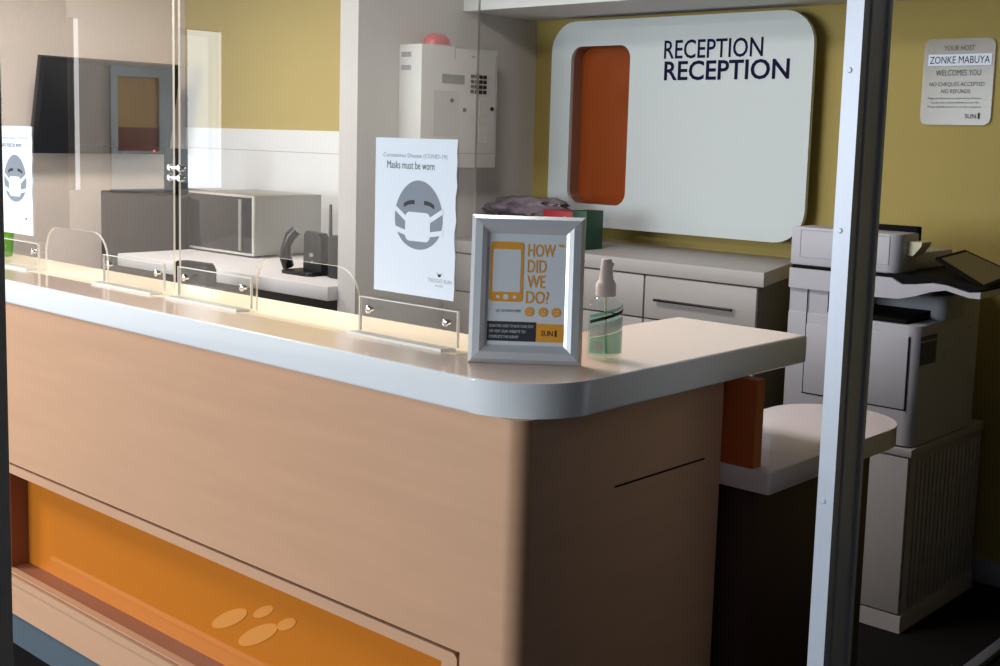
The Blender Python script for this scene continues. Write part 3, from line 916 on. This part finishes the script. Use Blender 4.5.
# ------------------------------------------------------------------ television on the left wall
tv = thing('television', 'black television on a bracket, tilted down from the plaster wall', 'television', (-14.7, 8.36, .2))
t0, t1 = Vector((-14.40, 0, .835)), Vector((-14.70, 0, -.36))
bz = (t0 - t1).normalized()
MT = basis((t1.x, 7.37, t1.z), (0, 1, 0), bz)
hh = (t0 - t1).length
m = MB(MT)
m.box(0, 1.98, 0, hh, -.10, 0.0, bev=.012)
obj('housing', m, black_m, tv)
obj('screen', MB(MT).box(.06, 1.92, .11, hh - .06, .0, .004), black_g, tv, label='glossy black screen')
obj('power_lamp', MB(MT).box(1.72, 1.75, .04, .065, .0, .006), red_led, tv, label='red power lamp')
m = MB()
m.box(XL, XL + .05, 8.1, 8.6, .05, .5)
m.tube([(XL + .03, 8.35, .3), (-14.62, 8.35, .3)], .05, 10)
obj('bracket', m, black_m, tv)

# ------------------------------------------------------------------ kitchenette
wt = thing('kitchen_worktop', 'pale kitchenette worktop on dark cupboards in front of the yellow wall', 'worktop', (-10.6, 8.5, -H))
obj('slab', MB().box(-12.45, -8.74, 7.235, 9.76, -1.56, -1.422, bev=.012), cab_w, wt)
obj('base_unit', MB().box(-12.4, -8.78, 7.9, 9.7, -H, -1.562), black_m, wt)
mo = thing('microwave', 'stainless microwave oven with a dark glass door on the kitchenette worktop', 'microwave', (-11.84, 8.65, -1.422))
MX0, MX1, MY, MYB, MZ0, MZ1 = -12.44, -11.18, 8.2, 9.15, -1.40, -.722
obj('case', MB().box(MX0, MX1, MY, MYB, MZ0, MZ1, bev=.012), steel, mo)
m = MB(front(0, MY, 0)).box(MX0 + .03, MX1 - .03, MZ0 + .03, MZ1 - .03, .0, .02, bev=.006)
dr = obj('door', m, dark_gl, mo, label='dark glass door')
m = MB(front(0, MY, 0)).box(MX1 - .25, MX1 - .20, MZ0 + .05, MZ1 - .05, .02, .05, bev=.008)
hd = obj('handle', m, steel, mo)
hd.parent = dr
for a in (MX0 + .1, MX1 - .1):
    for b in (MY + .1, MYB - .1):
        obj('foot', MB().box(a - .03, a + .03, b - .03, b + .03, -1.421, MZ0), black_m, mo)
m = MB(front(0, MY, 0)).box(MX1 - .03, MX1, MZ0, MZ1, .0, .022, bev=.004).box(MX0, MX1 - .03, MZ1 - .028, MZ1, .0, .022, bev=.004).box(MX0, MX1 - .03, MZ0, MZ0 + .028, .0, .022, bev=.004)
obj('door_trim', m, steel_e, mo)
co = thing('power_cord', 'black power cord dropping behind the microwave on the white wall', 'cord', (-10.9, 9.74, -1.42))
obj('cable', MB().tube([(-10.92, 9.73, -.62), (-10.93, 9.72, -.8), (-10.88, 9.73, -.95), (-10.92, 9.72, -1.1), (-10.95, 9.7, -1.3), (-11.0, 9.6, -1.405)], .022, 8), black_m, co)
obj('plug', MB().box(-10.98, -10.86, 9.66, 9.775, -.68, -.56, bev=.015), black_m, co)

# cordless phone and router on the worktop
cp = thing('cordless_phone', 'charcoal desk phone with handset on the kitchenette worktop beside the microwave', 'phone', (-9.75, 7.75, -1.422))
m = MB()
m.prism(rrect(-.27, .19, -.16, .16, .05), -1.421, -1.385, bev=.008, M=Matrix.Translation((-9.62, 7.72, 0)))
obj('base', m, black_m, cp)
bodyp = [(-.14, -1.385), (.14, -1.385), (.12, -1.05), (.09, -1.0), (-.10, -.985), (-.13, -1.02)]
obj('console', MB(front(-9.55, 7.80, 0)).prism([(p[0] * 1.05, p[1]) for p in bodyp], -.02, .10, bev=.012), dark_gr, cp)
m = MB()
m.tube([(-9.93, 7.70, -1.37), (-9.93, 7.66, -1.26), (-9.91, 7.66, -1.15), (-9.87, 7.68, -1.05), (-9.82, 7.72, -.99)], [.06, .065, .05, .06, .055], 12)
obj('handset', m, black_g, cp)
m = MB(front(-9.55, 7.70, 0)).box(-.03, -.005, -1.24, -1.20, .0, .008).box(.0, .02, -1.235, -1.20, 0, .008).box(-.005, .012, -1.30, -1.275, 0, .008)
obj('button', m, steel_e, cp)
ro = thing('router', 'charcoal router with one upright antenna next to the pale wall end', 'router', (-9.2, 7.75, -1.422))
obj('body', MB().box(-9.29, -9.06, 7.68, 7.92, -1.421, -1.0, bev=.02), dark_gr, ro)
obj('antenna', MB().tube([(-9.315, 7.74, -1.3), (-9.315, 7.74, -.95), (-9.315, 7.74, -.70)], [.022, .018, .014], 8), black_m, ro)

# fridge, box on it, chair
fg = thing('fridge', 'dark fridge beside the microwave under the television', 'fridge', (-13.5, 8.7, -H))
obj('cabinet', MB().box(-14.3, -12.5, 8.2, 9.4, -3.44, -.80, bev=.02), black_m, fg)
obj('door', MB().box(-14.3, -12.5, 8.08, 8.19, -3.40, -.81, bev=.02), black_m, fg)
for a in (-14.2, -12.6):
    for b in (8.3, 9.3):
        obj('foot', MB().box(a - .05, a + .05, b - .05, b + .05, -H, -3.44), black_m, fg)
spk = thing('loudspeaker', 'small black loudspeaker standing on the dark fridge', 'loudspeaker', (-12.76, 8.5, -.8))
obj('case', MB().box(-13.02, -12.82, 8.2, 8.42, -.799, -.24, bev=.015), black_m, spk)
m = MB().lathe([(.085, .0), (.085, .01), (.07, .012), (.02, -.0), (0, .006)], 20, M=front(-12.92, 8.2, -.60))
obj('driver', m, dark_gr, spk)
ch = thing('office_chair', 'black office chair with only its backrest showing behind the counter, below the microwave', 'chair', (-9.9, 6.8, -H))
Mc = Matrix.Translation((-9.93, 6.6, 0)) @ Matrix.Rotation(.05, 4, 'Z')
obj('backrest', MB(Mc @ front(0, 0, 0)).prism(rrect(-.27, .235, -2.3, -1.262, .05), -.06, .06, bev=.02), black_m, ch)
obj('seat', MB(Mc).prism(rrect(-.42, .38, .1, .95, .15), -2.55, -2.43, bev=.03), black_m, ch)
obj('back_bar', MB(Mc).box(-.08, .02, .07, .12, -2.55, -2.0).box(-.08, .02, .1, .4, -2.60, -2.55), black_m, ch)
obj('gas_column', MB(Mc).tube([(0, .5, -3.36), (0, .5, -2.55)], .05, 12), black_m, ch)
for k in range(5):
    a = 2 * PI * k / 5 + .3
    d = Vector((math.cos(a), math.sin(a), 0))
    lg = MB(Mc).tube([Vector((0, .5, -3.34)), Vector((0, .5, -3.37)) + d * .52], [.05, .03], 8)
    l_ = obj('leg', lg, black_m, ch)
    cs = obj('castor', MB(Mc).tube([Vector((0, .5, -3.44)) + d * .5 - Vector((d.y, -d.x, 0)) * .04, Vector((0, .5, -3.44)) + d * .5 + Vector((d.y, -d.x, 0)) * .04], .058, 12), black_m, ch)
    cs.parent = l_
for (lx, ly, lh, lab) in ((-5.6, 4.9, .7, 'square ceiling lamp above the staff side of the counter'), (-12.0, 6.2, .7, 'square ceiling lamp above the kitchenette'), (-11.0, .3, .85, 'unseen square lamp added above the lobby')):
    lamp = thing('ceiling_lamp', lab, 'lamp', (lx, ly, CE), 'ceiling lamps')
    obj('lamp_body', MB().box(lx - lh, lx + lh, ly - lh, ly + lh, 2.43, CE, bev=.01), alu_d, lamp)

# lobby wall opposite, seen only as a reflection in the clear screens
fp = thing('framed_picture', 'framed desert picture with a pale frame, mirrored faintly in the clear screen by the television', 'picture', (XL + .03, -1.05, -.02))
obj('picture_frame', MB(side(XL, 0, 0)).ring([(-1.56, -.86), (-.5, -.86), (-.5, .83), (-1.56, .83)], [(-1.24, -.32), (-.60, -.32), (-.60, .68), (-1.24, .68)], 0, .05), board_m, fp)
obj('picture_print', MB(side(XL, 0, 0)).box(-1.24, -.60, .0, .68, 0, .02).box(-1.24, -.60, -.32, .0, 0, .02, mi=1), [mat('sand_print', (214, 170, 104), 0.6), mat('rust_print', (150, 84, 62), 0.6)], fp)
